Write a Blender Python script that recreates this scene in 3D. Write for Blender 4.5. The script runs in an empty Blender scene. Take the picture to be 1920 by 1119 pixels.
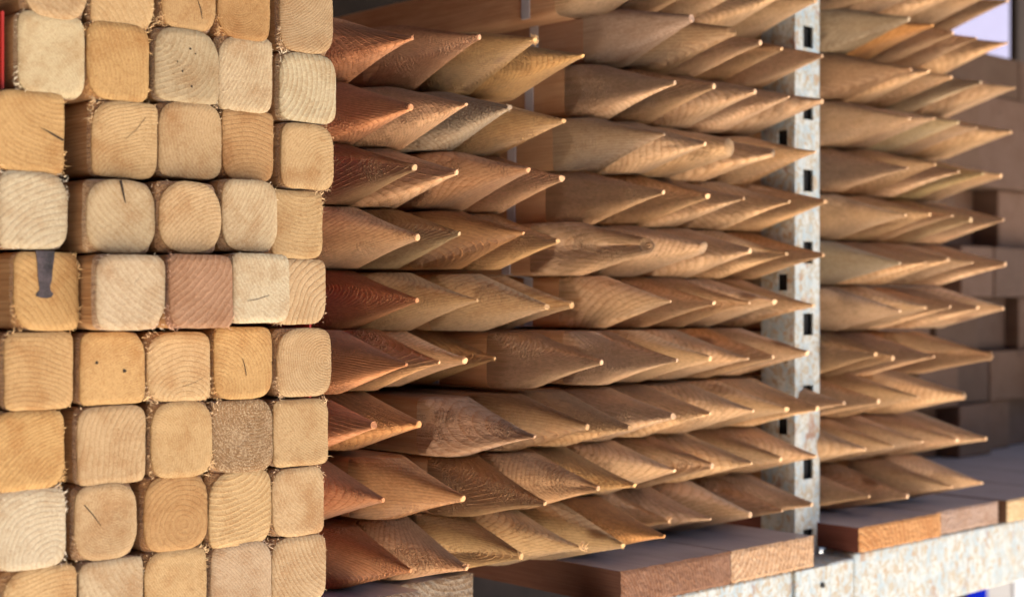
import bpy, math, random
from mathutils import Vector
EXPO = 2.36
# rows from the top down; each stake: across the rack, depth of the tip, body height, tip rise (metres)
NEAR = [
  [(-0.1054,0.0000,0.2097,-0.0046), (-0.0356,0.0000,0.2104,0.0041), (0.0264,-0.0000,0.2111,0.0087), (0.0823,-0.0000,0.2117,0.0010)],
  [(-0.1080,0.0000,0.1557,-0.0047), (-0.0533,-0.0025,0.1561,0.0017), (0.0004,0.0024,0.1565,0.0040), (0.0607,-0.0000,0.1569,-0.0027)],
  [(-0.1099,-0.0057,0.1042,-0.0008), (-0.0562,0.0053,0.1045,-0.0010), (0.0120,-0.0067,0.1050,0.0036), (0.0657,0.0064,0.1053,-0.0000)],
  [(-0.1058,-0.0072,0.0521,-0.0030), (-0.0521,0.0068,0.0524,0.0017), (0.0063,-0.0075,0.0527,0.0032), (0.0600,0.0072,0.0529,-0.0018)],
  [(-0.1027,0.0000,-0.0005,0.0005), (-0.0385,0.0000,-0.0012,0.0012), (0.0282,-0.0111,-0.0019,-0.0035), (0.0819,0.0107,-0.0024,-0.0018)],
  [(-0.1460,-0.0434,-0.0491,0.0016), (-0.0923,-0.0170,-0.0494,0.0011), (-0.0386,0.0150,-0.0497,0.0002), (0.0151,0.0399,-0.0500,0.0001)],
  [(-0.1492,-0.0059,-0.1000,0.0052), (-0.0955,0.0056,-0.1000,0.0022)],
  [(-0.1364,0.0000,-0.1554,0.0020), (-0.0764,-0.0253,-0.1554,0.0002)],
  [(-0.1080,0.0000,-0.2123,0.0012), (-0.0488,0.0000,-0.2123,-0.0041)],
]
MID = [
  [(0.1950,0.0000,0.3019,-0.0039), (0.2479,0.0000,0.3026,-0.0030), (0.3043,0.0000,0.3032,-0.0015), (0.3682,-0.0000,0.3038,0.0017), (0.4269,0.0000,0.3045,0.0038)],
  [(0.2239,-0.0039,0.2573,0.0058), (0.2776,-0.0082,0.2567,0.0000), (0.3313,-0.0018,0.2562,-0.0024), (0.3850,0.0125,0.2556,-0.0001), (0.4387,0.0004,0.2550,-0.0019)],
  [(0.2057,-0.0000,0.2038,-0.0020), (0.2637,0.0000,0.2042,0.0000), (0.3252,0.0000,0.2045,0.0005), (0.3815,0.0000,0.2048,0.0003), (0.4372,0.0000,0.2051,0.0008)],
  [(0.1876,-0.0027,0.1500,0.0022), (0.2413,-0.0067,0.1501,-0.0030), (0.2950,0.0090,0.1501,-0.0016), (0.3525,0.0000,0.1502,-0.0036), (0.4251,0.0000,0.1502,0.0024)],
  [(0.1885,-0.0000,0.0992,0.0004), (0.2518,-0.0000,0.0994,-0.0007), (0.3084,0.0000,0.0996,-0.0003), (0.3815,0.0000,0.0999,-0.0003), (0.4437,0.0000,0.1001,0.0023)],
  [(0.1652,0.0000,0.0490,0.0004), (0.2440,-0.0000,0.0487,0.0012), (0.3168,0.0000,0.0484,0.0002), (0.3771,0.0000,0.0482,-0.0014), (0.4390,0.0000,0.0479,-0.0009)],
  [(0.1997,0.0000,-0.0016,0.0007), (0.2582,-0.0045,-0.0019,-0.0006), (0.3119,-0.0038,-0.0022,-0.0004), (0.3656,0.0079,-0.0025,0.0009), (0.4223,0.0000,-0.0028,-0.0027)],
  [(0.0791,-0.0286,-0.0540,0.0012), (0.1716,-0.0326,-0.0543,0.0008), (0.2316,-0.0199,-0.0544,0.0004), (0.2916,-0.0177,-0.0546,-0.0012), (0.3516,-0.0027,-0.0547,-0.0015), (0.4116,0.0009,-0.0548,0.0008)],
  [(-0.0036,-0.0314,-0.1089,-0.0020), (0.0589,-0.0293,-0.1088,0.0020), (0.1189,-0.0229,-0.1087,-0.0029), (0.1789,-0.0213,-0.1087,0.0040), (0.2389,-0.0139,-0.1086,0.0028), (0.2989,-0.0172,-0.1086,0.0023), (0.3589,-0.0135,-0.1085,0.0006), (0.4189,-0.0064,-0.1085,-0.0018)],
  [(0.0083,-0.0310,-0.1610,-0.0053), (0.0691,-0.0319,-0.1608,0.0015), (0.1291,-0.0199,-0.1606,-0.0023), (0.1891,-0.0143,-0.1603,0.0050), (0.2491,-0.0087,-0.1601,0.0041), (0.3091,-0.0092,-0.1598,0.0019), (0.3691,0.0006,-0.1596,0.0006), (0.4269,0.0000,-0.1594,-0.0011)],
  [(0.0051,-0.0043,-0.2115,-0.0012), (0.0588,-0.0249,-0.2115,0.0015), (0.1125,-0.0212,-0.2115,-0.0024), (0.1662,-0.0203,-0.2115,-0.0005), (0.2199,0.0189,-0.2115,0.0036), (0.2736,0.0147,-0.2115,0.0002), (0.3273,0.0082,-0.2115,-0.0004), (0.3810,0.0082,-0.2115,-0.0014), (0.4347,0.0102,-0.2115,-0.0002)],
]
FAR = [
  [(0.5859,0.0000,0.3551,-0.0029), (0.6403,0.0000,0.3557,-0.0033), (0.6973,0.0000,0.3563,-0.0018), (0.7571,0.0000,0.3569,0.0010), (0.8172,0.0000,0.3575,0.0050)],
  [(0.5914,-0.0066,0.3089,0.0007), (0.6451,-0.0026,0.3090,0.0015), (0.6988,0.0043,0.3091,0.0005), (0.7525,0.0043,0.3092,0.0007), (0.8172,0.0000,0.3093,0.0021)],
  [(0.5916,-0.0092,0.2567,-0.0027), (0.6453,0.0030,0.2569,0.0023), (0.6990,0.0058,0.2572,0.0013), (0.7546,0.0000,0.2574,-0.0001), (0.8353,0.0000,0.2578,0.0011)],
  [(0.5966,-0.0034,0.2040,-0.0032), (0.6503,-0.0021,0.2042,0.0013), (0.7040,-0.0009,0.2044,0.0014), (0.7577,0.0059,0.2045,-0.0001), (0.8262,0.0000,0.2048,-0.0006)],
  [(0.5963,-0.0002,0.1504,-0.0037), (0.6500,-0.0023,0.1505,0.0035), (0.7037,-0.0011,0.1506,-0.0017), (0.7574,-0.0012,0.1507,-0.0012), (0.8111,0.0044,0.1508,-0.0004)],
  [(0.5851,-0.0059,0.0960,-0.0021), (0.6388,-0.0023,0.0962,0.0006), (0.6925,-0.0001,0.0964,0.0009), (0.7462,0.0076,0.0965,-0.0013), (0.8095,0.0000,0.0967,0.0006)],
  [(0.5779,-0.0030,0.0434,-0.0024), (0.6316,-0.0019,0.0437,-0.0011), (0.6853,0.0025,0.0439,0.0028), (0.7390,0.0022,0.0441,0.0004), (0.8121,0.0000,0.0444,-0.0006)],
  [(0.5811,-0.0010,-0.0096,-0.0021), (0.6348,-0.0007,-0.0095,0.0011), (0.6885,0.0016,-0.0094,0.0020), (0.7485,0.0000,-0.0093,0.0005), (0.8070,0.0000,-0.0091,-0.0005)],
  [(0.5251,-0.0057,-0.0615,0.0037), (0.5788,0.0056,-0.0620,-0.0015), (0.6388,-0.0077,-0.0627,-0.0003), (0.7481,-0.0167,-0.0638,-0.0018)],
  [(0.4772,0.0000,-0.1089,0.0010), (0.5372,-0.0018,-0.1090,0.0000), (0.5972,-0.0144,-0.1090,0.0026), (0.6862,-0.0174,-0.1091,0.0001)],
  [(0.5136,0.0000,-0.1602,0.0009), (0.5711,0.0000,-0.1604,0.0007), (0.6270,-0.0000,-0.1606,0.0019), (0.6870,-0.0094,-0.1609,0.0007), (0.7470,-0.0111,-0.1611,-0.0010)],
  [(0.5217,-0.0000,-0.2123,0.0020), (0.5817,-0.0094,-0.2123,-0.0025), (0.6615,-0.0177,-0.2123,0.0018), (0.7271,-0.0169,-0.2122,0.0004)],
]
# square stack: across, depth, height, width, thickness
LEFT = [
  [(-0.4012,0.0007,0.2071,0.0438,0.0500), (-0.3537,0.0007,0.2075,0.0460,0.0506), (-0.3037,0.0005,0.2118,0.0418,0.0509), (-0.2592,0.0005,0.2095,0.0430,0.0482), (-0.2054,0.0005,0.2070,0.0465,0.0499)],
  [(-0.4039,0.0008,0.1580,0.0454,0.0537), (-0.3568,0.0007,0.1589,0.0451,0.0523), (-0.3054,-0.0002,0.1617,0.0492,0.0508), (-0.2581,0.0005,0.1612,0.0444,0.0540), (-0.2039,0.0006,0.1565,0.0495,0.0508)],
  [(-0.4196,0.0009,0.1077,0.0487,0.0521), (-0.3519,0.0008,0.1077,0.0481,0.0511), (-0.3022,0.0006,0.1106,0.0490,0.0521), (-0.2559,0.0005,0.1102,0.0427,0.0506), (-0.2046,0.0005,0.1060,0.0470,0.0484)],
  [(-0.4159,0.0008,0.0575,0.0457,0.0495), (-0.3593,-0.0081,0.0554,0.0490,0.0487), (-0.3098,-0.0120,0.0568,0.0479,0.0488), (-0.2619,-0.0116,0.0596,0.0457,0.0508), (-0.2148,0.0005,0.0555,0.0469,0.0500)],
  [(-0.4074,0.0007,0.0057,0.0434,0.0505), (-0.3581,-0.0192,0.0053,0.0493,0.0497), (-0.3077,-0.0227,0.0061,0.0482,0.0499), (-0.2585,-0.0207,0.0086,0.0467,0.0487), (-0.2113,0.0005,0.0065,0.0457,0.0482)],
  [(-0.4123,0.0008,-0.0452,0.0460,0.0499), (-0.3608,0.0007,-0.0451,0.0467,0.0483), (-0.3113,0.0007,-0.0455,0.0484,0.0477), (-0.2598,0.0006,-0.0446,0.0478,0.0513), (-0.2072,0.0005,-0.0456,0.0483,0.0503)],
  [(-0.4188,0.0009,-0.0957,0.0470,0.0504), (-0.3614,0.0008,-0.0960,0.0494,0.0521), (-0.3093,-0.0002,-0.0957,0.0477,0.0525), (-0.2602,0.0006,-0.0966,0.0496,0.0513), (-0.2103,0.0005,-0.0970,0.0486,0.0490)],
  [(-0.4191,0.0010,-0.1462,0.0498,0.0514), (-0.3657,0.0007,-0.1469,0.0445,0.0506), (-0.3133,0.0007,-0.1459,0.0491,0.0521), (-0.2618,0.0006,-0.1472,0.0517,0.0539), (-0.2127,0.0005,-0.1476,0.0456,0.0501)],
  [(-0.4114,0.0009,-0.1962,0.0493,0.0507), (-0.3618,0.0007,-0.1972,0.0463,0.0504), (-0.3136,0.0007,-0.1977,0.0478,0.0531), (-0.2612,0.0006,-0.1985,0.0495,0.0524), (-0.2122,0.0005,-0.1981,0.0475,0.0501)],
]
# ---------------------------------------------------------------- helpers
C = bpy.context.scene.collection
R = random.Random(7)
pi = math.pi

def link(o, parent=None):
    C.objects.link(o)
    if parent: o.parent = parent
    return o

def mesh_obj(name, verts, faces, mats, parent=None, loc=(0, 0, 0), idx=None, smooth=False):
    me = bpy.data.meshes.new(name)
    me.from_pydata(verts, [], faces)
    for m in mats: me.materials.append(m)
    if idx:
        for p, i in zip(me.polygons, idx): p.material_index = i
    if smooth:
        for p in me.polygons: p.use_smooth = True
    me.update()
    o = bpy.data.objects.new(name, me); o.location = loc
    return link(o, parent)

def thing(name, label, cat, loc=(0, 0, 0), group=None):
    o = bpy.data.objects.new(name, None); o.location = loc; o.empty_display_size = .02
    link(o); tag(o, label, cat, group); return o

def tag(o, label, cat, group=None):
    o['label'] = label; o['category'] = cat
    if group: o['group'] = group
    return o

def struct(o, kind='structure'):
    o['kind'] = kind; return o

class MB:
    def __init__(s): s.v = []; s.f = []; s.i = []
    def box(s, x0, x1, y0, y1, z0, z1, m=0, jit=0.0, rnd=None):
        n = len(s.v); rnd = rnd or R
        for x in (x0, x1):
            for y in (y0, y1):
                for z in (z0, z1):
                    s.v.append((x + rnd.uniform(-jit, jit), y + rnd.uniform(-jit, jit), z + rnd.uniform(-jit, jit)))
        for f in ((0, 1, 3, 2), (4, 6, 7, 5), (0, 4, 5, 1), (2, 3, 7, 6), (0, 2, 6, 4), (1, 5, 7, 3)):
            s.f.append(tuple(n + k for k in f)); s.i.append(m)
    def sliver(s, p, d, ln, w, m=0, curl=0.0):
        """a torn wood fibre: a thin three-sided spike, bent once"""
        d = Vector(d).normalized(); up = Vector((.3, .2, .9)); a = d.cross(up).normalized(); b = d.cross(a)
        p = Vector(p); q = p + d * ln * .55; e = q + (d + (a * R.uniform(-1, 1) + b * R.uniform(-1, 1)) * curl).normalized() * ln * .5
        n = len(s.v)
        for c, ww in ((p, w), (q, w * .7)):
            for k in range(3):
                t = 2 * pi * k / 3; s.v.append(tuple(c + (a * math.cos(t) + b * math.sin(t)) * ww))
        s.v.append(tuple(e))
        for k in range(3):
            j = (k + 1) % 3
            s.f.append((n + k, n + j, n + 3 + j, n + 3 + k)); s.i.append(m)
            s.f.append((n + 3 + k, n + 3 + j, n + 6)); s.i.append(m)
    def build(s, name, mats, parent=None, loc=(0, 0, 0), smooth=False, bevel=0):
        o = mesh_obj(name, s.v, s.f, mats, parent, loc, s.i, smooth)
        if bevel:
            b = o.modifiers.new('bevel', 'BEVEL'); b.width = bevel; b.segments = 2; b.limit_method = 'ANGLE'
        return o

# ---------------------------------------------------------------- materials
class NT:
    def __init__(s, name):
        s.m = bpy.data.materials.new(name); s.m.use_nodes = True
        s.t = s.m.node_tree; s.b = s.t.nodes['Principled BSDF']
    def n(s, typ, **kw):
        n = s.t.nodes.new(typ)
        for k, v in kw.items(): setattr(n, k, v)
        return n
    def l(s, a, b): s.t.links.new(a, b)
    def put(s, sock, v):
        if isinstance(v, bpy.types.NodeSocket): s.l(v, sock)
        else: sock.default_value = v
    def n_sep(s, v):
        n = s.n('ShaderNodeSeparateXYZ'); s.put(n.inputs[0], v); return n.outputs[1]
    def math(s, op, a, b=0.0, clamp=False):
        n = s.n('ShaderNodeMath', operation=op, use_clamp=clamp); s.put(n.inputs[0], a); s.put(n.inputs[1], b); return n.outputs[0]
    def vec(s, op, a, b=(0, 0, 0)):
        n = s.n('ShaderNodeVectorMath', operation=op); s.put(n.inputs[0], a); s.put(n.inputs[1], b)
        return n.outputs['Value'] if op in ('LENGTH', 'DOT_PRODUCT') else n.outputs[0]
    def noise(s, v, scale, detail=3, rough=.55):
        n = s.n('ShaderNodeTexNoise'); s.put(n.inputs['Vector'], v); n.inputs['Scale'].default_value = scale
        n.inputs['Detail'].default_value = detail; n.inputs['Roughness'].default_value = rough; return n
    def mix(s, f, a, b, blend='MIX'):
        n = s.n('ShaderNodeMix', data_type='RGBA', blend_type=blend); s.put(n.inputs['Factor'], f)
        s.put(n.inputs[6], a); s.put(n.inputs[7], b); return n.outputs[2]
    def ramp(s, f, a, b, c0=0.0, c1=1.0):
        n = s.n('ShaderNodeMapRange'); s.put(n.inputs[0], f); n.inputs[1].default_value = a; n.inputs[2].default_value = b
        n.inputs[3].default_value = c0; n.inputs[4].default_value = c1; return n.outputs[0]

def wood(name, ring=.4, bdist=.0012, sheen=0.0, sharp=2.6, lines=0.0, spacing=.0024, fibre=.25, speck=.2, bump=.4, rough=.78, end=False, mul=(1, 1, 1), grey=0.0, knots=False, stain=.25, chatter=0.0):
    """solid growth rings round a pith line that runs along the stake (local Y); tint and seed come from the object's colour"""
    k = NT(name)
    tc = k.n('ShaderNodeTexCoord').outputs['Object']
    oi = k.n('ShaderNodeObjectInfo'); col = oi.outputs['Color']; seed = oi.outputs['Alpha']
    wn = k.n('ShaderNodeTexWhiteNoise', noise_dimensions='1D'); k.put(wn.inputs['W'], k.math('MULTIPLY', seed, 917.3))
    rnd = wn.outputs['Color']
    off = k.vec('MULTIPLY', k.vec('SUBTRACT', rnd, (.5, .5, .5)), (.13, 0, .13))
    sv = k.vec('MULTIPLY', rnd, (31, 57, 43))
    p2 = k.vec('ADD', tc, sv)
    low = k.noise(k.vec('MULTIPLY', p2, (26, 4, 26)), 1.0, 1)
    warp = k.vec('MULTIPLY', k.vec('SUBTRACT', low.outputs['Color'], (.5, .5, .5)), (.011, 0, .011))
    q = k.vec('ADD', k.vec('MULTIPLY', k.vec('SUBTRACT', tc, off), (1, 0.035, 1)), warp)
    d = k.vec('LENGTH', k.vec('MULTIPLY', q, (1, 1 if not end else 0, 1)))
    sp = k.math('ADD', k.math('MULTIPLY', k.n_sep(rnd), spacing * 1.0), spacing * .5)
    fr = k.math('FRACT', k.math('DIVIDE', d, sp))
    late = k.math('MULTIPLY', k.math('POWER', fr, sharp), k.ramp(fr, 1.0, .9, .0, 1.0))
    fine = k.noise(k.vec('MULTIPLY', p2, (900, 900 if end else 22, 900)), 1.0, 2, .6).outputs['Fac']
    mid = k.noise(k.vec('MULTIPLY', p2, (260, 120 if end else 9, 260)), 1.0, 3, .6).outputs['Fac']
    blot = k.noise(k.vec('MULTIPLY', p2, (38, 26 if end else 12, 38)), 1.0, 3, .6).outputs['Fac']
    base = k.mix(1.0, col, mul + (1,), 'MULTIPLY')
    if grey: base = k.mix(grey, base, (.17, .155, .14, 1))
    warmd = k.mix(1.0, base, (.66, .50, .36, 1), 'MULTIPLY')
    pale = k.mix(1.0, base, (1.18, 1.2, 1.25, 1), 'MULTIPLY')
    c = k.mix(k.math('MULTIPLY', late, ring), base, warmd)
    c = k.mix(k.ramp(blot, .45, .75, 0, .5), c, pale)
    c = k.mix(k.ramp(blot, .5, .25, 0, stain), c, k.mix(1.0, base, (.72, .55, .42, 1), 'MULTIPLY'))
    c = k.mix(k.ramp(mid, .48, .7, 0, fibre), c, warmd)
    c = k.mix(k.ramp(fine, .52, .72, 0, speck), c, k.mix(1.0, base, (.45, .34, .26, 1), 'MULTIPLY'))
    c = k.mix(k.ramp(fine, .48, .3, 0, speck * 1.3), c, k.mix(1.0, base, (1.25, 1.28, 1.3, 1), 'MULTIPLY'))
    if knots:
        vo = k.n('ShaderNodeTexVoronoi'); vo.inputs['Scale'].default_value = 1.0
        k.put(vo.inputs['Vector'], k.vec('ADD', k.vec('MULTIPLY', p2, (17, 6, 17)), warp))
        kn = k.ramp(vo.outputs['Distance'], .11, .05, 0, .8)
        c = k.mix(kn, c, k.mix(1.0, base, (.3, .18, .11, 1), 'MULTIPLY'))
    k.put(k.b.inputs['Base Color'], c)
    k.b.inputs['Roughness'].default_value = rough
    k.b.inputs['Specular IOR Level'].default_value = .25
    if sheen:
        k.b.inputs['Sheen Weight'].default_value = sheen; k.b.inputs['Sheen Roughness'].default_value = .45; k.b.inputs['Sheen Tint'].default_value = (1, .93, .9, 1)
    hgt = k.math('ADD', k.math('MULTIPLY', fine, .8), k.math('ADD', k.math('MULTIPLY', mid, .9), k.math('MULTIPLY', late, .5)))
    if lines:
        # raised fibres left by the turning knife: they follow the growth rings but much more finely
        l2 = k.math('FRACT', k.math('DIVIDE', k.math('ADD', d, k.math('MULTIPLY', mid, .0004)), .00085))
        hgt = k.math('ADD', hgt, k.math('MULTIPLY', l2, k.math('MULTIPLY', blot, lines)))
    if chatter:
        w = k.n('ShaderNodeTexWave', bands_direction='Y'); k.put(w.inputs['Vector'], tc); w.inputs['Scale'].default_value = 95
        w.inputs['Distortion'].default_value = 7; w.inputs['Detail'].default_value = 2; w.inputs['Detail Scale'].default_value = 4
        patch = k.ramp(k.noise(k.vec('MULTIPLY', p2, (45, 25, 45)), 1.0, 2).outputs['Fac'], .48, .66, 0, chatter)
        hgt = k.math('ADD', hgt, k.math('MULTIPLY', w.outputs['Fac'], patch))
    bp = k.n('ShaderNodeBump'); bp.inputs['Strength'].default_value = bump; bp.inputs['Distance'].default_value = bdist
    k.put(bp.inputs['Height'], hgt); k.l(bp.outputs[0], k.b.inputs['Normal'])
    return k.m

M_END = wood('sawn_end_grain', ring=.50, spacing=.0028, sharp=1.8, fibre=.35, speck=.35, bump=.5, end=True, stain=.95, mul=(.68, .635, .55))
M_RINGS = wood('strongly_ringed_end_grain', ring=.85, spacing=.0030, sharp=1.5, fibre=.25, speck=.3, bump=.7, end=True, stain=.6, mul=(.70, .67, .60))
M_STRIPED = wood('weathered_striped_end_grain', ring=1.8, spacing=.0026, sharp=.8, fibre=.9, speck=.9, bump=1.0, end=True, stain=.9, mul=(.56, .54, .50))
M_FUZZ = wood('fuzzy_chamfer', ring=.3, fibre=.9, speck=1.0, bump=1.0, sheen=.3, end=True, mul=(.62, .50, .40))
M_SHAFT = wood('planed_stake_side', ring=.5, fibre=.4, speck=.25, bump=.4, mul=(.70, .64, .63), knots=True, stain=.6)
M_POINT = wood('turned_stake_point', ring=.95, spacing=.0022, fibre=.38, speck=.38, bump=1.0, chatter=1.5, stain=.4, knots=True, sheen=.08, lines=3.2, bdist=.0019)
M_TIP = wood('pale_cut_tip', ring=.2, fibre=.1, speck=.2, bump=.3, end=True, mul=(1.0, 1.03, 1.08))
M_FIBRE = wood('torn_wood_fibre', ring=0, fibre=.1, speck=.1, bump=.1, mul=(1.2, 1.2, 1.2))
M_DECKSIDE = wood('old_board_side', ring=.4, fibre=.5, speck=.3, mul=(1, 1, 1), stain=.6)
M_DECKEND = wood('rough_board_end', ring=1.7, spacing=.0050, sharp=1.3, fibre=.7, stain=.9, speck=.6, bump=1.0, end=True)

def plain(name, col, rough=.6, var=.15, scale=9., bump=.1, spec=.4):
    k = NT(name); g = k.n('ShaderNodeNewGeometry').outputs['Position']
    a = k.noise(g, scale, 5, .6).outputs['Fac']; b = k.noise(g, scale * 14, 3).outputs['Fac']
    f = k.math('ADD', k.math('MULTIPLY', a, .7), k.math('MULTIPLY', b, .3))
    lo = tuple(c * (1 - var) for c in col) + (1,); hi = tuple(min(1, c * (1 + var)) for c in col) + (1,)
    k.put(k.b.inputs['Base Color'], k.mix(k.ramp(f, .35, .65), lo, hi)); k.b.inputs['Roughness'].default_value = rough
    k.b.inputs['Specular IOR Level'].default_value = spec
    bp = k.n('ShaderNodeBump'); bp.inputs['Strength'].default_value = bump; bp.inputs['Distance'].default_value = .002
    k.put(bp.inputs['Height'], f); k.l(bp.outputs[0], k.b.inputs['Normal'])
    return k.m

def deck_top():
    k = NT('weathered_grey_board_face'); tc = k.n('ShaderNodeTexCoord').outputs['Object']
    a = k.noise(k.vec('MULTIPLY', tc, (260, 10, 260)), 1, 4, .6).outputs['Fac']; b = k.noise(tc, 14, 4).outputs['Fac']
    c = k.mix(k.ramp(a, .35, .7), (.30, .285, .315, 1), (.41, .39, .425, 1)); c = k.mix(k.ramp(b, .5, .75, 0, .5), c, (.145, .12, .12, 1))
    sp = k.noise(tc, 240, 2).outputs['Fac']; c = k.mix(k.ramp(sp, .68, .74, 0, .5), c, (.4, .38, .36, 1))
    k.put(k.b.inputs['Base Color'], c); k.b.inputs['Roughness'].default_value = .5
    bp = k.n('ShaderNodeBump'); bp.inputs['Strength'].default_value = .35; bp.inputs['Distance'].default_value = .001
    k.put(bp.inputs['Height'], a); k.l(bp.outputs[0], k.b.inputs['Normal'])
    return k.m
M_DECKTOP = deck_top()

def paint():
    """pale blue-grey rack paint, chalky, with beige wear and rust freckles"""
    k = NT('chipped_rack_paint'); tc = k.n('ShaderNodeTexCoord').outputs['Object']
    tw = k.vec('ADD', tc, k.vec('MULTIPLY', k.noise(tc, 60, 2).outputs['Color'], (.012, .012, .03)))
    a = k.noise(k.vec('MULTIPLY', tw, (1, 1, .6)), 85, 4, .6).outputs['Fac']
    b = k.noise(k.vec('ADD', tw, (3, 1, 7)), 140, 5, .65).outputs['Fac']
    e = k.noise(k.vec('ADD', k.vec('MULTIPLY', tw, (1, 1, .6)), (9, 4, 2)), 34, 3, .6).outputs['Fac']
    c = k.mix(k.ramp(a, .4, .6), (.30, .38, .44, 1), (.46, .48, .475, 1))
    c = k.mix(k.ramp(b, .47, .56, 0, .8), c, (.34, .28, .19, 1))
    c = k.mix(k.ramp(b, .60, .66, 0, .8), c, (.34, .19, .10, 1))
    c = k.mix(k.ramp(e, .61, .68, 0, .9), c, (.27, .15, .10, 1))
    k.put(k.b.inputs['Base Color'], c); k.b.inputs['Roughness'].default_value = .55
    bp = k.n('ShaderNodeBump'); bp.inputs['Strength'].default_value = .3; bp.inputs['Distance'].default_value = .0006
    k.put(bp.inputs['Height'], b); k.l(bp.outputs[0], k.b.inputs['Normal'])
    return k.m
M_PAINT = paint()
M_DARK = plain('dark_steel_and_hole_shade', (.012, .012, .014), .7)
M_RED = plain('red_painted_sheet', (.42, .022, .012), .45, .1, 30)
M_STRAP = plain('grey_plastic_strap', (.50, .47, .50), .35, .06, 40)
M_GROUND = plain('pale_concrete', (.58, .53, .45), .9, .12, 2.2, .3)
M_SIDE = plain('red_brown_side_boards', (.16, .045, .03), .8, .2, 5)
M_WALL = plain('dark_shed_boards', (.05, .034, .028), .85, .35, 6)
M_ROOF = plain('roof_boards', (.085, .06, .045), .85, .3, 4)
M_BLUE = plain('bright_blue_plastic', (.001, .012, .45), .8, .05, 9., .1, .02)
M_WHITE = plain('white_panel', (.74, .76, .80), .5, .04)
M_LILAC = plain('lilac_white_panel', (.105, .10, .155), .6, .05, 3)
M_GREY = plain('pale_grey_panel', (.46, .44, .43), .6, .06)
M_PITCH = plain('dark_pitch', (.045, .033, .038), .45, .9, 110, .8)
M_CRACK = plain('dark_crack', (.03, .018, .012), .9, .2, 60)

# ---------------------------------------------------------------- stakes
NA = 56
def outline(a, b, ns, k, wob):
    """distance from the axis to the rounded square edge at angle step k; ns = squareness of each quadrant"""
    t = 2 * pi * (k + .5) / NA
    q = t / (pi / 2); n = ns[int(q) % 4]
    r = 1.0 / ((abs(math.cos(t)) / a) ** n + (abs(math.sin(t)) / b) ** n) ** (1.0 / n)
    return r * (1 + wob * (math.sin(3 * t + ns[0]) + math.sin(7 * t + ns[1] * 3)) * .5), t

def tinted(o, tint, seed):
    o.color = (tint[0], tint[1], tint[2], seed); return o

def vary(c, r, v=.08, h=.05):
    s = 1 + r.uniform(-v, v); w = r.uniform(-h, h)
    return (c[0] * s * (1 + w * .4), c[1] * s, c[2] * s * (1 - w * 1.6))

def shaft_mesh(name, rings, y0, length, mats, parent):
    v = []; f = []
    n = len(rings); a = R.uniform(-.004, .004); b = R.uniform(-.001, .001)
    ys = [y0, y0 + .03, y0 + length * .4, y0 + length]
    for j, y in enumerate(ys):
        for x, z in rings: v.append((x + a * (y - y0) , y, z + b * (y - y0)))
    for j in range(len(ys) - 1):
        for k in range(n):
            k2 = (k + 1) % n; f.append((j * n + k, (j + 1) * n + k, (j + 1) * n + k2, j * n + k2))
    f.append(tuple(range((len(ys) - 1) * n, len(ys) * n))[::-1])
    return mesh_obj(name, v, f, mats, parent, smooth=True)

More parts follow.
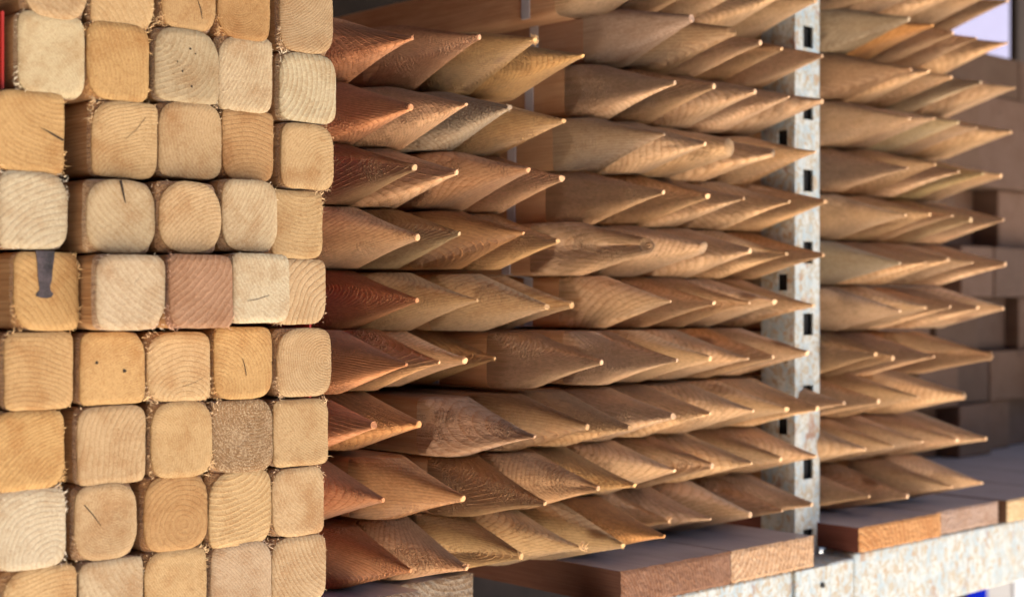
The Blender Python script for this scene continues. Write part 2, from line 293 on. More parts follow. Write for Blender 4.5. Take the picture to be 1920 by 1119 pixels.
def square_stake(x, y, z, w, h, label, tint, seed, ns=None, mat=None, length=1.1, shaft_tint=None, fuzz=1.0):
    t = thing('square_stake', label, 'wooden stake', (x, y, z), 'square stakes stacked on the left')
    ns = ns or [R.choice((3.2, 4.2, 5.5, 8, 12)) + R.uniform(-.3, .3) for _ in range(4)]
    a, b = w / 2, h / 2
    ring = []
    rr = []
    for k in range(NA):
        r, th = outline(a, b, ns, k, .010); rr.append((r, th)); ring.append((r * math.cos(th), r * math.sin(th)))
    body = [outline(a, b, [9, 10, 9, 11], k, .006) for k in range(NA)]
    front = .0016; deep = .0075
    sh = shaft_mesh('shaft', [(r * math.cos(th) * .998, r * math.sin(th) * .998) for r, th in body], deep, length, [M_SHAFT], t)
    mb = MB()
    tx, tz = R.uniform(-.02, .02), R.uniform(-.02, .02)     # the saw was not quite square
    prof = [(1.0, .0022), (1.003, .0007), (.988, 0.0), (.8, 0), (.5, 0), (.22, 0)]
    for s, yy in prof:
        for k, (r, th) in enumerate(rr):
            s2 = s + (R.uniform(-.006, .006) if s > .9 else 0)
            px, pz = r * math.cos(th) * s2, r * math.sin(th) * s2
            mb.v.append((px, yy + px * tx + pz * tz, pz))
    mb.v.append((0, 0, 0))
    # broken arris: fuzzy slope from the sawn face back to the square shaft
    c0 = len(mb.v)
    for q in (0, .33, .66, 1):
        for k, ((r, th), (r2, th2)) in enumerate(zip(rr, body)):
            gap = max(0, r2 * .998 - r); rad = r + (gap) * q ** .8 + (R.uniform(-.0003, .0003) if 0 < q < 1 else 0)
            mb.v.append((rad * math.cos(th), .0020 + (deep + .0004 - .0020) * q, rad * math.sin(th)))
    for j in range(3):
        for k in range(NA):
            k2 = (k + 1) % NA
            mb.f.append((c0 + j * NA + k, c0 + (j + 1) * NA + k, c0 + (j + 1) * NA + k2, c0 + j * NA + k2)); mb.i.append(2)
    for j in range(len(prof) - 1):
        for k in range(NA):
            k2 = (k + 1) % NA
            mb.f.append((j * NA + k, j * NA + k2, (j + 1) * NA + k2, (j + 1) * NA + k)); mb.i.append(0)
    cj = (len(prof) - 1) * NA
    for k in range(NA): mb.f.append((cj + k, cj + (k + 1) % NA, len(prof) * NA)); mb.i.append(0)
    corners = [R.choice((0, 0, .5, 1.0, 2.2)) for _ in range(4)]
    # torn fibres along the lower edge and the corners, where the saw came out
    for _ in range(int(330 * R.choice((.2, .5, .9, 1.3)))):
        k = R.randrange(NA); r, th = rr[k]; q = int(th / (pi / 2)) % 4
        corner = abs(abs(math.cos(th)) - .707) < .22
        if corner:
            if R.random() > corners[q]: continue
        elif R.random() < (.55 if math.sin(th) < -.3 or math.cos(th) > .6 else .9): continue
        d = Vector((math.cos(th) * R.uniform(.1, .8) + R.uniform(-.7, .7), R.uniform(-.6, .35), math.sin(th) * R.uniform(.1, .8) + R.uniform(-.7, .7)))
        ln = R.uniform(.0006, .0016) * ((1 + corners[q]) if corner else .8)
        if corner and R.random() < .10: ln *= 1.8
        out = body[k][0] if corner and R.random() < .6 else r
        mb.sliver((out * math.cos(th) * .985, R.uniform(.0002, .004), out * math.sin(th) * .985), d, ln, R.uniform(.00012, .00034), 1, 1.4)
    for q in range(4):
        if corners[q] > 2:
            th = pi / 4 + q * pi / 2; rad = body[int((q + .5) * NA / 4)][0] * .93
            for _ in range(R.randint(5, 10)):
                mb.sliver((rad * math.cos(th) + R.uniform(-.003, .003), R.uniform(.001, .005), rad * math.sin(th) + R.uniform(-.003, .003)), (R.uniform(-1, 1), R.uniform(-.8, .1), R.uniform(-.6, 1)), R.uniform(.003, .0075), R.uniform(.0003, .0006), 1, 2.2)
    e = mb.build('sawn_end', [mat or M_END, M_FIBRE, M_FUZZ], t)
    for p in e.data.polygons: p.use_smooth = p.material_index == 0
    tinted(sh, shaft_tint or tint, seed); tinted(e, tint, seed)
    return t

def pointed_stake(x, y, z, dz, label, group, tint, seed, tip=.0023, L=None, length=1.4, burr=0, w=.0266, h=.0252, detail=1.0, shaft_tint=None, dx=0.0):
    t = thing('pointed_stake', label, 'wooden stake', (x, y, z), group)
    L = L or R.uniform(.108, .122)
    ns = [R.uniform(9, 13) for _ in range(4)]
    rr = [outline(w, h, ns, k, .004) for k in range(NA)]
    sn = R.uniform(2.15, 2.8)      # how square the knife left the point
    su = [1 / (abs(math.cos(th)) ** sn + abs(math.sin(th)) ** sn) ** (1 / sn) for r, th in rr]
    RM = max(r for r, th in rr) * 1.01 / max(su)
    NR = int(34 * detail) + 8
    pw = R.uniform(1.03, 1.20); ph = R.uniform(0, 6); q1 = R.uniform(.2, 1)
    mb = MB(); rings = []
    for i in range(NR + 1):
        u = i / NR; s = (L + .006) * u ** 1.15; xx = min(1, s / L)
        rc = tip + (RM - tip) * xx ** pw + .0006 * math.sin(u * 9 + ph) * u * (1 - u) * q1
        if s >= L: rc = RM * 1.3
        cz = dz * (1 - xx) ; cx = dx * (1 - xx)
        for k, (ro, th) in enumerate(rr):
            # cone about an axis that starts at the tip; clipped by the stake's own square section
            bl = 1 + (su[k] - 1) * min(1, u * 4); px, pz = cx + rc * bl * math.cos(th), cz + rc * bl * math.sin(th)
            a2 = math.atan2(pz, px) % (2 * pi); kk = a2 / (2 * pi) * NA - .5; k0 = int(math.floor(kk)) % NA; k1 = (k0 + 1) % NA; fr = kk - math.floor(kk)
            lim = rr[k0][0] * (1 - fr) + rr[k1][0] * fr; m = math.hypot(px, pz)
            if m > lim: px, pz = px * lim / m, pz * lim / m
            jr = 1 + (R.uniform(-.004, .004) if u < .97 else 0)
            mb.v.append((px * jr, s, pz * jr))
    for i in range(NR):
        for k in range(NA):
            k2 = (k + 1) % NA; mb.f.append((i * NA + k, (i + 1) * NA + k, (i + 1) * NA + k2, i * NA + k2)); mb.i.append(0)
    blunt = tip > .004; sl = R.uniform(-.5, .5); steps = [(.97, -.0012 ), (.80, -.0030), (.5, -.0044), (.2, -.0049)] if blunt else [(.8, -.0007)]
    if blunt: steps = [(q, y * tip / .0075) for q, y in steps]
    prev = 0
    for q, yy in steps:
        n = len(mb.v)
        for k, (ro, th) in enumerate(rr): mb.v.append((dx + tip * q * math.cos(th), yy + tip * sl * math.sin(th + sl * 9), dz + tip * q * math.sin(th)))
        for k in range(NA): mb.f.append((prev + k, prev + (k + 1) % NA, n + (k + 1) % NA, n + k)); mb.i.append(0 if blunt else 1)
        prev = n
    mb.f.append(tuple(range(n, n + NA))); mb.i.append(0 if blunt else 1)
    if detail >= 1:
        for _ in range(14):
            th = R.uniform(pi * .8, pi * 2.1); s = R.uniform(.25, 1) * L; rc = tip + (RM - tip) * (s / L) ** pw
            lim = min(rc, outline(w, h, ns, int(th / (2 * pi) * NA) % NA, 0)[0])
            mb.sliver((lim * math.cos(th), s, lim * math.sin(th) + dz * (1 - s / L)), (math.cos(th) * .6, -1, math.sin(th) * .6), R.uniform(.0012, .004), .00016, 1, .7)
    for _ in range(int(burr * 26) + (4 if detail >= 1 else 0)):
        th = R.uniform(0, 2 * pi)
        mb.sliver((dx + tip * math.cos(th) * .8, R.uniform(0, .003), dz + tip * math.sin(th) * .8), (math.cos(th) + .5 * burr, -R.uniform(.2, 1), math.sin(th) + .9 * burr), R.uniform(.0012, .0025) * (1 + burr * 2.2), (.00028 + .0005 * burr), 1, 1.3)
    e = mb.build('point', [M_POINT, M_TIP], t)
    for p in e.data.polygons: p.use_smooth = p.material_index == 0
    last = [(vv[0], vv[2]) for vv in mb.v[NR * NA:(NR + 1) * NA]]
    sh = shaft_mesh('shaft', last, L + .006, length, [M_SHAFT], t)
    tinted(e, tint, seed); tinted(sh, shaft_tint or tint, seed)
    return t

ORD = ['first', 'second', 'third', 'fourth', 'fifth', 'sixth', 'seventh', 'eighth', 'ninth', 'tenth', 'eleventh', 'twelfth']
def place(k, n): return 'leftmost' if k == 0 else 'rightmost' if k == n - 1 else ORD[k] + ' from left'

GOLD = (.62, .41, .205); TAN = (.62, .445, .265); PALE = (.66, .53, .37); CREAM = (.67, .58, .44); AMBER = (.54, .335, .165)
GREY = (.52, .42, .28)
L_LOOK = [
 [('tan', TAN), ('tan', TAN), ('golden', GOLD), ('coarse tan', AMBER), ('ringed tan', TAN)],
 [('greyish cream', CREAM), ('tan', GOLD), ('dark speckled', GREY), ('pale straw', PALE), ('pale ringed', CREAM)],
 [('cracked golden', GOLD), ('smooth tan', TAN), ('greyish tan', TAN), ('orange brown', AMBER), ('golden tan', TAN)],
 [('pale grey', CREAM), ('cracked pale', PALE), ('nearly round', TAN), ('pale straw', PALE), ('tan', TAN)],
 [('pitch marked golden', GOLD), ('pale', PALE), ('reddish brown', (.46, .27, .17)), ('knotted cream', CREAM), ('ringed golden', TAN)],
 [('golden', GOLD), ('dark flecked', GOLD), ('tan', TAN), ('golden ringed', GOLD), ('ringed straw', TAN)],
 [('large golden', GOLD), ('smooth pinkish tan', TAN), ('rounded tan', TAN), ('dark striped', (.68, .50, .33)), ('straw coloured', TAN)],
 [('pale whitish', CREAM), ('tan', TAN), ('golden brown', AMBER), ('ringed straw', TAN), ('plain straw', TAN)],
 [('tan', TAN), ('pale', PALE), ('straw', TAN), ('pinkish grey', (.55, .42, .31)), ('ringed golden', TAN)]]
for j, row in enumerate(LEFT):
    for k, (x, y, z, w, h) in enumerate(row):
        look, tint = L_LOOK[j][k]
        where = 'top row' if j == 0 else 'bottom row' if j == 8 else ORD[j] + ' row down'
        lab = '%s square stake end, %s in %s of left stack' % (look, place(k, 5), where)
        strong = (j, k) in ((1, 4), (4, 2), (4, 4), (6, 3), (8, 4), (0, 4), (7, 3), (5, 4))
        ns = None
        if (j, k) == (3, 2): ns = [2.5, 2.6, 2.9, 2.6]
        if (j, k) == (3, 1): ns = [3.2, 3.2, 3.4, 3.0]
        if (j, k) in ((6, 2), (7, 2), (0, 2)): ns = [3.4, 3.6, 4, 3.6]
        t = square_stake(x, y, z, w, h, lab, vary(tint, R, .05), R.random(), ns, M_STRIPED if (j, k) == (6, 3) else M_RINGS if strong else None, shaft_tint=vary(AMBER, R, .1))
        if (j, k) == (4, 0):      # pitch pocket: a dark tongue hanging from the top edge
            ol = [(-.0066, h / 2 - .0012), (.0062, h / 2 - .0012), (.0056, .017), (.0048, .012), (.0042, .005), (.0030, .001), (.0034, -.0015), (.0054, -.0034), (.0040, -.0056), (.0008, -.0064), (-.0036, -.0060), (-.0066, -.0048), (-.0060, -.0030), (-.0040, -.0012), (-.0046, .003), (-.0052, .009), (-.0056, .016)]
            v = [(p[0] - .001, -.0004, p[1] + .002) for p in ol] + [(p[0] - .001, .001, p[1] + .002) for p in ol]
            n = len(ol); f = [tuple(range(n))[::-1]] + [(q, (q + 1) % n, n + (q + 1) % n, n + q) for q in range(n)]
            mesh_obj('pitch_pocket', v, f, [M_PITCH], t)
        for (cj, ck, pts) in ((3, 1, [(-.001, .024, .0009), (.0005, .018, .0008), (.002, .011, .0004), (.0028, .009, .00008)]),
                              (2, 0, [(.008, .003, .0001), (.014, .0005, .0005), (.020, -.0025, .0007), (.0235, -.004, .0006)]),
                              (5, 2, [(.002, -.014, .0001), (.010, -.012, .0003), (.017, -.009, .0003), (.021, -.007, .0001)]),
                              (5, 3, [(-.001, .003, .0001), (.001, -.003, .0003), (.002, -.009, .0002)]),
                              (7, 1, [(-.004, -.002, .0001), (-.010, .006, .0003), (-.016, .013, .0003)]),
                              (0, 2, [(.006, -.002, .0001), (.009, -.010, .0004), (.010, -.016, .0002)]),
                              (2, 1, [(.0, .0, .0001), (.008, .007, .00025), (.015, .016, .0003)]),
                              (4, 1, [(.002, .006, .0001), (.005, .009, .0004), (.008, .012, .0002)]),
                              (4, 3, [(-.012, -.009, .0001), (-.004, -.008, .0004), (.006, -.005, .0002)])):
            if (cj, ck) == (j, k):
                v = []
                for (px, pz, ww) in pts: v += [(px - ww * .7, -.0004, pz - ww * .7), (px + ww * .7, -.0004, pz + ww * .7)]
                n = len(v); v += [(a, .001, b) for a, _, b in v]
                f = []
                for q in range(len(pts) - 1):
                    a = 2 * q; f += [(a, a + 2, a + 3, a + 1), (a, n + a, n + a + 2, a + 2), (a + 1, a + 3, n + a + 3, n + a + 1)]
                mesh_obj('crack', v, f, [M_CRACK], t)
        if (j, k) in ((5, 1), (1, 2)):
            for px, pz, rr_ in (((-.012, .004, .0011), (.008, -.002, .0014)) if j == 5 else ((.002, .012, .0008), (.006, .009, .0006), (-.004, -.004, .0007), (.003, -.014, .0008), (-.008, .002, .0005))):
                v = [(px + rr_ * math.cos(q) * R.uniform(.7, 1.2), -.0004, pz + rr_ * math.sin(q) * R.uniform(.7, 1.3)) for q in [i * pi / 4 for i in range(8)]]
                v += [(a, .001, b) for a, _, b in v]
                mesh_obj('fleck', v, [tuple(range(8))] + [(q, (q + 1) % 8, 8 + (q + 1) % 8, 8 + q) for q in range(8)], [M_CRACK], t)

P1 = (.79, .455, .24); P2 = (.83, .525, .295); P3 = (.83, .52, .29)
OLIVE = (.54, .38, .22); ORANGE = (.70, .34, .12); ASH = (.56, .41, .27)
def bundle(rows, bname, group, base, special, detail, top='top'):
    n_rows = len(rows)
    for j, row in enumerate(rows):
        for k, (x, y, z, dz) in enumerate(row):
            sp = special.get((j, k), {})
            tint = vary(sp.get('tint', base), R, .09, .055)
            where = '%s row' % top if j == 0 else 'bottom row' if j == n_rows - 1 else ORD[j] + ' row down'
            lab = '%s pointed stake, %s in %s of %s' % (sp.get('look', 'brown'), place(k, len(row)), where, bname)
            pointed_stake(x, y, z, dz, lab, group, tint, R.random(), tip=sp.get('tip', R.choice((.0013, .0017, .002, .0023, .0028))), burr=sp.get('burr', 0),
                          length=sp.get('length', 1.4), detail=detail, dx=R.uniform(-.0015, .0015), shaft_tint=vary(sp.get('tint', base), R, .12))
RED_BOUNCE_TINT = dict(look='reddish brown', tint=(.66, .29, .13))  # red bounce light beside the square stack, put into the stake colour
bundle(NEAR, 'near bundle', 'pointed stakes of the near bundle', P1, {
    (0, 0): RED_BOUNCE_TINT, (0, 1): dict(look='reddish, knotty', tint=(0.61, 0.32, 0.18)), (0, 2): dict(look='rough tan', tint=(0.66, 0.41, 0.20), burr=.5), (0, 3): dict(look='smooth golden brown', tint=(0.74, 0.43, 0.18)),
    (1, 0): RED_BOUNCE_TINT, (1, 2): dict(look='greyish', tint=ASH, burr=.3), (1, 3): dict(look='smooth golden brown', tint=(0.74, 0.43, 0.18)),
    (2, 0): dict(look='dull brown', tint=(0.53, 0.33, 0.18)), (2, 2): dict(look='orange brown', tint=(0.66, 0.34, 0.17)),
    (3, 1): dict(look='greenish grey', tint=OLIVE), (3, 2): dict(look='orange brown', tint=(0.64, 0.32, 0.13)), (3, 3): dict(look='golden', tint=(0.74, 0.44, 0.19)),
    (4, 0): RED_BOUNCE_TINT, (4, 1): dict(look='golden brown', tint=(0.71, 0.42, 0.19)), (4, 2): dict(look='rough grained', tint=(0.60, 0.37, 0.19), burr=.2), (4, 3): dict(look='coarsely ridged', tint=(0.66, 0.39, 0.19), burr=.3),
    (5, 0): RED_BOUNCE_TINT, (5, 3): dict(look='brown', tint=(0.66, 0.39, 0.18)),
    (6, 0): RED_BOUNCE_TINT, (6, 1): dict(look='boldly grained reddish', tint=(0.71, 0.34, 0.13)),
    (7, 0): RED_BOUNCE_TINT, (7, 1): dict(look='reddish, dark flecked', tint=(0.64, 0.33, 0.15)),
    (8, 0): RED_BOUNCE_TINT, (8, 1): dict(look='reddish, torn tipped', tint=(0.61, 0.34, 0.17), burr=.4)}, 1.0)
bundle(MID, 'middle bundle', 'pointed stakes of the middle bundle', P2, {
    (1, 0): dict(look='large dull brown', tint=(0.51, 0.33, 0.22), tip=.0036), (1, 1): dict(look='knotty blunt', tint=(0.58, 0.36, 0.20), tip=.005),
    (3, 2): dict(look='very blunt rounded', tip=.0095), (3, 3): dict(look='blunt', tip=.0045),
    (3, 0): dict(look='dark knotted', tint=(0.56, 0.37, 0.22)),
    (5, 0): dict(look='blunt rounded', tip=.0075), (5, 1): dict(look='blunt rounded', tip=.0062),
    (8, 0): dict(look='long dark brown', tint=(0.51, 0.30, 0.17)), (8, 1): dict(look='dark grained', tint=(0.56, 0.33, 0.17)), (8, 2): dict(look='golden brown', tint=(0.66, 0.39, 0.18)),
    (9, 0): dict(look='rough grained dull brown', tint=(0.56, 0.34, 0.18)), (9, 1): dict(look='orange brown', tint=(0.64, 0.36, 0.17)), (9, 2): dict(look='golden brown', tint=(0.69, 0.41, 0.18)),
    (10, 0): dict(look='golden brown, torn tipped', tint=(0.66, 0.41, 0.19), burr=.4), (10, 1): dict(look='golden, badly torn tipped', tint=(0.71, 0.44, 0.20), burr=1.0),
    (10, 2): dict(look='tan, split tipped', tint=(0.71, 0.44, 0.20), burr=.3), (10, 3): dict(look='orange', tint=ORANGE), (10, 4): dict(look='torn tipped tan', burr=.7)}, .99, 'topmost')
bundle(FAR, 'far bundle', 'pointed stakes of the far bundle', P3, {
    (1, 0): dict(look='dull olive brown', tint=OLIVE), (2, 0): dict(look='dark brown', tint=(0.56, 0.32, 0.17)), (6, 0): dict(look='dull olive brown', tint=(0.51, 0.37, 0.22)),
    (2, 3): dict(look='greyish', tint=ASH), (3, 2): dict(look='pale straw', tint=(0.79, 0.57, 0.30)), (4, 3): dict(look='pale straw', tint=(0.80, 0.58, 0.28)),
    (1, 1): dict(look='orange brown', tint=ORANGE), (5, 3): dict(look='pale', tint=(0.79, 0.56, 0.34)), (8, 3): dict(look='thick pale tipped', tip=.0042, burr=.5),
    (9, 3): dict(look='blunt', tip=.0045)}, .6, 'topmost')

# ---------------------------------------------------------------- rack: perforated post, beams, boards
def perforated(mb, u0, u1, v0, v1, holes, put, m=0):
    """sheet with real rectangular holes; put(u, v, depth) maps to space, depth 0 = outer skin, 1 = inner skin"""
    us = sorted({u0, u1} | {h[0] for h in holes} | {h[1] for h in holes})
    vs = sorted({v0, v1} | {h[2] for h in holes} | {h[3] for h in holes})
    inside = lambda u, v: any(a < u < b and c < v < d for a, b, c, d in holes)
    for i in range(len(us) - 1):
        for j in range(len(vs) - 1):
            if inside((us[i] + us[i + 1]) / 2, (vs[j] + vs[j + 1]) / 2): continue
            n = len(mb.v)
            for dd in (0, 1):
                for (u, v) in ((us[i], vs[j]), (us[i + 1], vs[j]), (us[i + 1], vs[j + 1]), (us[i], vs[j + 1])): mb.v.append(put(u, v, dd))
            mb.f += [(n, n + 1, n + 2, n + 3), (n + 7, n + 6, n + 5, n + 4)]; mb.i += [m, m]
            for a, b, du, dv in ((0, 1, 0, -1), (1, 2, 1, 0), (2, 3, 0, 1), (3, 0, -1, 0)):
                uu = (us[i] + us[i + 1]) / 2; vv = (vs[j] + vs[j + 1]) / 2
                nu = uu + du * (us[i + 1] - us[i]) ; nv = vv + dv * (vs[j + 1] - vs[j])
                # a rim face only where the neighbour is open
                if du: k = i + du; solid = 0 <= k < len(us) - 1 and not inside((us[k] + us[k + 1]) / 2, vv)
                else: k = j + dv; solid = 0 <= k < len(vs) - 1 and not inside(uu, (vs[k] + vs[k + 1]) / 2)
                if not solid: mb.f.append((n + a, n + 4 + a, n + 4 + b, n + b)); mb.i.append(m)

PX0, PX1, PY, PZ0, PZ1 = .4590, .5035, .05, -1.02, .95
post = thing('rack_post', 'pale blue perforated steel rack post with rust freckles, between middle and far bundles', 'rack post', (PX0, PY, 0))
W = PX1 - PX0; hp = .0776
fh = [(.0150, .0330, zc - .0118, zc + .0118) for zc in [.2845 - hp * i for i in range(-8, 17)]]
mb = MB(); perforated(mb, 0, W, PZ0, PZ1, fh, lambda u, v, d: (u, .0022 * d, v)); mb.build('front_face', [M_PAINT], post)
sh_ = [(.0100, .0225, zc - .0088, zc + .0088) for zc in [.1745 - hp * i for i in range(-9, 15)]]
mb = MB(); perforated(mb, .0022, .045, PZ0, PZ1, sh_, lambda u, v, d: (.0022 * d, u, v)); mb.build('side_face', [M_PAINT], post)
mb = MB(); mb.box(W - .0022, W, .0022, .045, PZ0, PZ1); mb.build('side_face', [M_PAINT], post)
mb = MB(); mb.box(.0060, W - .0060, .0070, .045, PZ0, PZ1); mb.build('hole_shade_core', [M_DARK], post)  # near-black box put inside so the holes read as deep shade

def beam(x0, x1, z1, label, h=.076, y0=.006):
    b = thing('rack_beam', label, 'rack beam', (x0, y0, z1), 'painted beams along the rack front')
    mb = MB(); mb.box(0, x1 - x0, 0, .042, -h, 0); mb.build('beam_face', [M_PAINT], b, bevel=.003)
    return b
ZD = -.2425; TH = .0315
b = beam(.055, .5045, ZD - TH - .001, 'chipped white rack beam under the middle bundle boards')
mb = MB(); mb.box(.340, .4015, -.004, -.0005, -.105, -.0005); mb.build('end_plate', [M_PAINT], b, bevel=.001)
mb = MB()
for q in (-.02, -.045, -.075):
    n = len(mb.v); c = (.385, q)
    for yy in (-.0062, -.0038):
        for i in range(10): mb.v.append((c[0] + .0028 * math.cos(i * pi / 5), yy, c[1] + .0028 * math.sin(i * pi / 5)))
    mb.f.append(tuple(range(n, n + 10))); mb.i.append(0)
    for i in range(10): mb.f.append((n + i, n + (i + 1) % 10, n + 10 + (i + 1) % 10, n + 10 + i)); mb.i.append(0)
mb.build('rivet', [M_DARK], b)
beam(.5050, 2.2, ZD - .0275, 'long chipped white rack beam under the far bundle boards')
beam(-1.0, -.185, -.2575, 'chipped white rack beam under the square stakes, below the frame')

def board(x0, x1, y0, top, th, label, endc, sidec, length=1.5, seed=.5, tongue=True, strong=True):
    t = thing('deck_board', label, 'board', (x0, y0, top), 'deck boards of the rack')
    w = x1 - x0 - .0015
    prof = [(0, 0), (w, 0), (w, -th)] + ([] if not tongue else []) + [(0, -th)]
    if tongue: prof = [(0, 0), (w, 0), (w, -th * .38), (w - .006, -th * .40), (w - .006, -th * .62), (w, -th * .64), (w, -th), (0, -th)]
    n = len(prof)
    ny = 7; v = []
    for i in range(ny):
        yy = .0008 + length * i / (ny - 1)
        for (a, c) in prof: v.append((a, yy, c))
    f = []; idx = []
    for i in range(ny - 1):
        for k in range(n):
            k2 = (k + 1) % n; f.append((i * n + k, (i + 1) * n + k, (i + 1) * n + k2, i * n + k2)[::-1]); idx.append(0 if k == 0 else 1)
    f.append(tuple(range((ny - 1) * n, ny * n))); idx.append(1)
    o = mesh_obj('board_body', v, f, [M_DECKTOP, M_DECKSIDE], t, idx=idx); tinted(o, sidec, seed)
    mb = MB()
    # rough sawn end as a subdivided sheet with a bitten outline
    nx, nz = 40, 10
    for i in range(nx + 1):
        for k in range(nz + 1):
            u = i / nx; q = k / nz; edge = (i in (0, nx)) or (k in (0, nz))
            mb.v.append((u * w + (R.uniform(-.0006, .0006) if edge else 0), R.uniform(-.0010, .0003) if not edge else .001, -q * th + (R.uniform(-.0006, .0006) if edge else 0)))
    for i in range(nx):
        for k in range(nz):
            a = i * (nz + 1) + k; mb.f.append((a, a + nz + 1, a + nz + 2, a + 1)); mb.i.append(0)
    for _ in range(150 if strong else 60):
        u = R.random(); up = R.random() < .5
        mb.sliver((u * w, .0002, 0 if up else -th), (R.uniform(-.4, .4), -.6, .8 if up else -.8), R.uniform(.0008, .0022), .0003, 0, 1)
    e = mb.build('board_end', [M_DECKEND], t); tinted(e, endc, seed)
    return t
board(.1335, .2905, 0.0, ZD, TH, 'board with dark red-brown rough end, leftmost below the middle bundle', (.26, .14, .09), (.10, .045, .03), seed=.31)
board(.2910, .4270, 0.001, ZD, TH, 'board with tan end showing growth arches, beside the rack post', (.55, .38, .25), (.10, .05, .03), seed=.62)
board(.4990, .6640, -.004, ZD + .001, .0265, 'board with orange sawn end, first right of the rack post', (.52, .27, .11), (.10, .03, .02), seed=.83, strong=False)
board(.6650, .8030, .002, ZD + .001, .0265, 'board with pinkish grey end under the far bundle', (.42, .31, .26), (.1, .05, .03), seed=.47, strong=False)
board(.8110, .9600, -.004, ZD + .001, .0265, 'board with cream end at the right edge of the photo', (.66, .50, .30), (.1, .05, .03), seed=.15, strong=False)
for i, x in enumerate((.962, 1.112, 1.262, 1.412, 1.562, 1.712)):
    board(x, x + .149, .01, ZD + .001, .0265, 'grey topped board under the squared beams, %s from the far bundle' % ORD[i], (.4, .3, .2), (.1, .05, .03), seed=.1 * i, strong=False)
board(-.150, -.060, .045, ZD + .003, .030, 'grey topped board with splintered end at the bottom edge, beside the square stakes', (.24, .19, .16), (.1, .05, .03), seed=.2)
board(-.058, .0250, .075, ZD + .002, .026, 'short set back grey board under the near bundle', (.30, .25, .2), (.1, .05, .03), seed=.7)
for i, x in enumerate((-.445, -.310)):
    board(x, x + .134, .01, -.2262, .030, ('left' if i == 0 else 'right') + ' hand board beneath the square stakes', (.4, .3, .2), (.1, .05, .03), seed=.1 * i, strong=False)

# red divider sheets between the stacks; the hidden tall one added for red bounce
def sheet(x, y0, y1, z0, z1, label):
    mb = MB(); mb.box(0, .0018, 0, y1 - y0, z0, z1); o = mb.build('divider_sheet', [M_RED], None, (x, y0, 0)); tag(o, label, 'divider')
sheet(-.1787, .036, .60, -.238, .236, 'thin red sheet added between the square stakes and near bundle, bouncing red')
sheet(-.4335, .010, .50, .1345, .184, 'small red sheet beside the leftmost square stake of the second row')
sheet(-.3860, .055, .60, .031, .1335, 'red sheet in the gap between the two leftmost square stakes')

# strap round the middle bundle
SY = [.154, .172, .160, .166, .168, .150, .155, .155]
pts = []
for j in range(0, 8):
    row = MID[j]; pts.append((row[0][0] - .0285, row[0][2] + .0235)); pts.append((row[0][0] - .0285, row[0][2] - .0235))
v = []; f = []
for i, (x, z) in enumerate(pts):
    sy = SY[i // 2]
    for (dx, dy) in ((-.0008, 0), (-.0008, .0115), (0, .0115), (0, 0)): v.append((x + dx, sy + dy, z))
for i in range(len(pts) - 1):
    for k in range(4): f.append((4 * i + k, 4 * i + (k + 1) % 4, 4 * (i + 1) + (k + 1) % 4, 4 * (i + 1) + k))
o = mesh_obj('strap', v, f, [M_STRAP]); tag(o, 'pale grey plastic strap running down the left side of the middle bundle', 'strap')

# ---------------------------------------------------------------- background
beams = []
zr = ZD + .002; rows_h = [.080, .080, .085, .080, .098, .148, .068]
for j, hh in enumerate(rows_h):
    x = .93 + R.uniform(0, .03); n = 0
    while x < 1.95:
        w = R.choice((.10, .115, .13)) if j != 5 else .30
        y = .30 + R.uniform(-.03, .03) + (.05 if j in (4,) else 0)
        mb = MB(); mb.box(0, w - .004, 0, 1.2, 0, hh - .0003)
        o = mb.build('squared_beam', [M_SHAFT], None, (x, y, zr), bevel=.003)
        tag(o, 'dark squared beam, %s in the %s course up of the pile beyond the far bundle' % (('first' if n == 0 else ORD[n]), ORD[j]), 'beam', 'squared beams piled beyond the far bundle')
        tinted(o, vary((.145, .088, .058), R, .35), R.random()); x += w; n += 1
    zr += hh
# things seen beyond and below the rack, and unseen slabs added to shape daylight
GZ = -1.05; DPX = 2.43; U = (1.724, 1.874, 1.9525, 2.065, 2.35)
def slab(name, x0, x1, y0, y1, z0, z1, mat, label=None, cat=None, bevel=0):
    mb = MB(); mb.box(0, x1 - x0, 0, y1 - y0, 0, z1 - z0); o = mb.build(name, [mat], None, (x0, y0, z0), bevel=bevel)
    if label: tag(o, label, cat)
    else: struct(o)
    return o
slab('ground', -14, 14, -14, 14, GZ - .05, GZ, M_GROUND)
slab('roof', -5.0, 3.0, -1.25, 3.0, 1.10, 1.16, M_ROOF, 'unseen dark boarded roof added over the timber rack to block sun', 'roof')  # unseen; added to keep direct sun and high sky off the rack
slab('added_side_wall', -3.25, -3.19, -3.6, 1.89, GZ, 1.09, M_SIDE, 'unseen red-brown side wall added to block light from the left', 'wall')  # unseen; added to cut light from the left and redden the shaded sides
slab('added_back_wall', -5.0, 3.0, 1.9, 1.96, GZ, 1.09, M_WALL, 'dark wall added behind the rack to stop light leaking between stakes', 'wall')  # added so that no light leaks through from behind the stakes
slab('added_opposite_wall', -10, 2.5, -7.3, -7.0, GZ, 1.6, M_SIDE, 'unseen long red-brown wall added across the yard to block low sky', 'shed')  # unseen; added to hide the low sky opposite the rack
slab('canopy', -5.0, -1.7, -5.6, -1.252, 1.10, 1.16, M_ROOF, 'unseen dark canopy added ahead on the left to shade the ground', 'roof')  # unseen; added to darken the ground left of the rack
slab('wall_panel', 4.4, 7.5, 2.4, 2.5, GZ, 2.6, M_LILAC, 'lilac white wall panel seen through the gap at the top right', 'wall panel')
slab('dark_post', DPX, DPX + .30, .85, .87, GZ, 1.09, M_WALL, 'dark upright post at the top right corner of the photo', 'post')
slab('dark_timber', U[0], U[1] - .004, .66, .9, GZ, -.50, M_WALL, 'dark timber standing in the shade under the far white beam', 'timber')
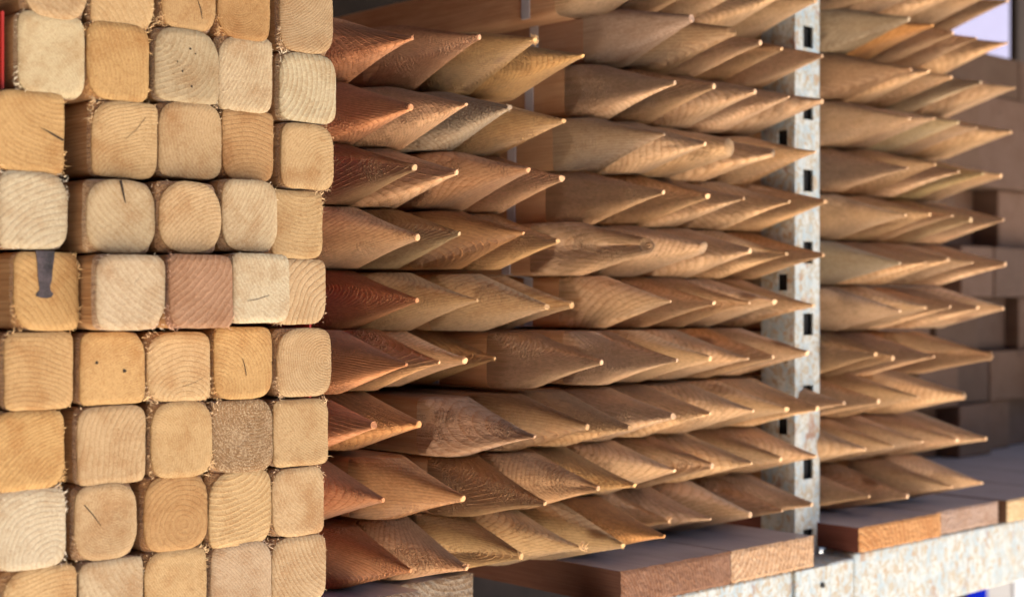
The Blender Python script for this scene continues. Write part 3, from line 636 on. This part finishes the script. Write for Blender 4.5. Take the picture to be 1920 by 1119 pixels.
slab('plastic_post', U[1], U[2] - .002, .66, .70, GZ, -.50, M_BLUE, 'bright blue plastic upright under the far white beam', 'post')
slab('grey_panel', U[2], U[3] - .003, .665, .70, GZ, -.50, M_GREY, 'pale grey panel right of the bright blue upright', 'panel')
slab('white_panel', U[3], U[4], .66, .70, GZ, -.50, M_WHITE, 'white panel at the bottom right corner under the beam', 'panel')

# ---------------------------------------------------------------- light
sc = bpy.context.scene
w = bpy.data.worlds.new('World'); sc.world = w; w.use_nodes = True
nt = w.node_tree; bg = nt.nodes['Background']
sky = nt.nodes.new('ShaderNodeTexSky'); sky.sky_type = 'NISHITA'; sky.sun_disc = False
SUN_EL, SUN_AZ = 56.0, 155.0          # azimuth from +Y towards +X: the sun stands in front of the rack
sky.sun_elevation = math.radians(SUN_EL); sky.sun_rotation = math.radians(SUN_AZ)
nt.links.new(sky.outputs[0], bg.inputs['Color']); bg.inputs['Strength'].default_value = .05
sd = bpy.data.lights.new('sun', 'SUN'); sd.energy = 5.0; sd.angle = math.radians(.6); sd.color = (1, .95, .89)
so = bpy.data.objects.new('sun', sd); C.objects.link(so)
dirv = Vector((math.sin(math.radians(SUN_AZ)) * math.cos(math.radians(SUN_EL)), math.cos(math.radians(SUN_AZ)) * math.cos(math.radians(SUN_EL)), math.sin(math.radians(SUN_EL))))
so.rotation_euler = dirv.to_track_quat('Z', 'Y').to_euler(); so.location = dirv * 5

# ---------------------------------------------------------------- camera
PHI = math.radians(42.8); Z0 = 1.219
cd = bpy.data.cameras.new('camera'); cam = bpy.data.objects.new('camera', cd); C.objects.link(cam)
cam.location = (-Z0 * math.sin(PHI), -Z0 * math.cos(PHI), 0)
cam.rotation_euler = (math.radians(90), 0, -PHI)
cd.lens = 2746.0 / 1920 * 36; cd.sensor_width = 36; cd.shift_y = 3.5 / 1920
cd.clip_start = .02; cd.clip_end = 200
cd.dof.use_dof = True; cd.dof.focus_distance = 1.12; cd.dof.aperture_fstop = 6.0
sc.camera = cam
vs = sc.view_settings; vs.view_transform = 'Standard'; vs.look = 'None'; vs.gamma = 1; vs.use_curve_mapping = False
vs.exposure = EXPO
sc.cycles.max_bounces = 8; sc.cycles.diffuse_bounces = 5
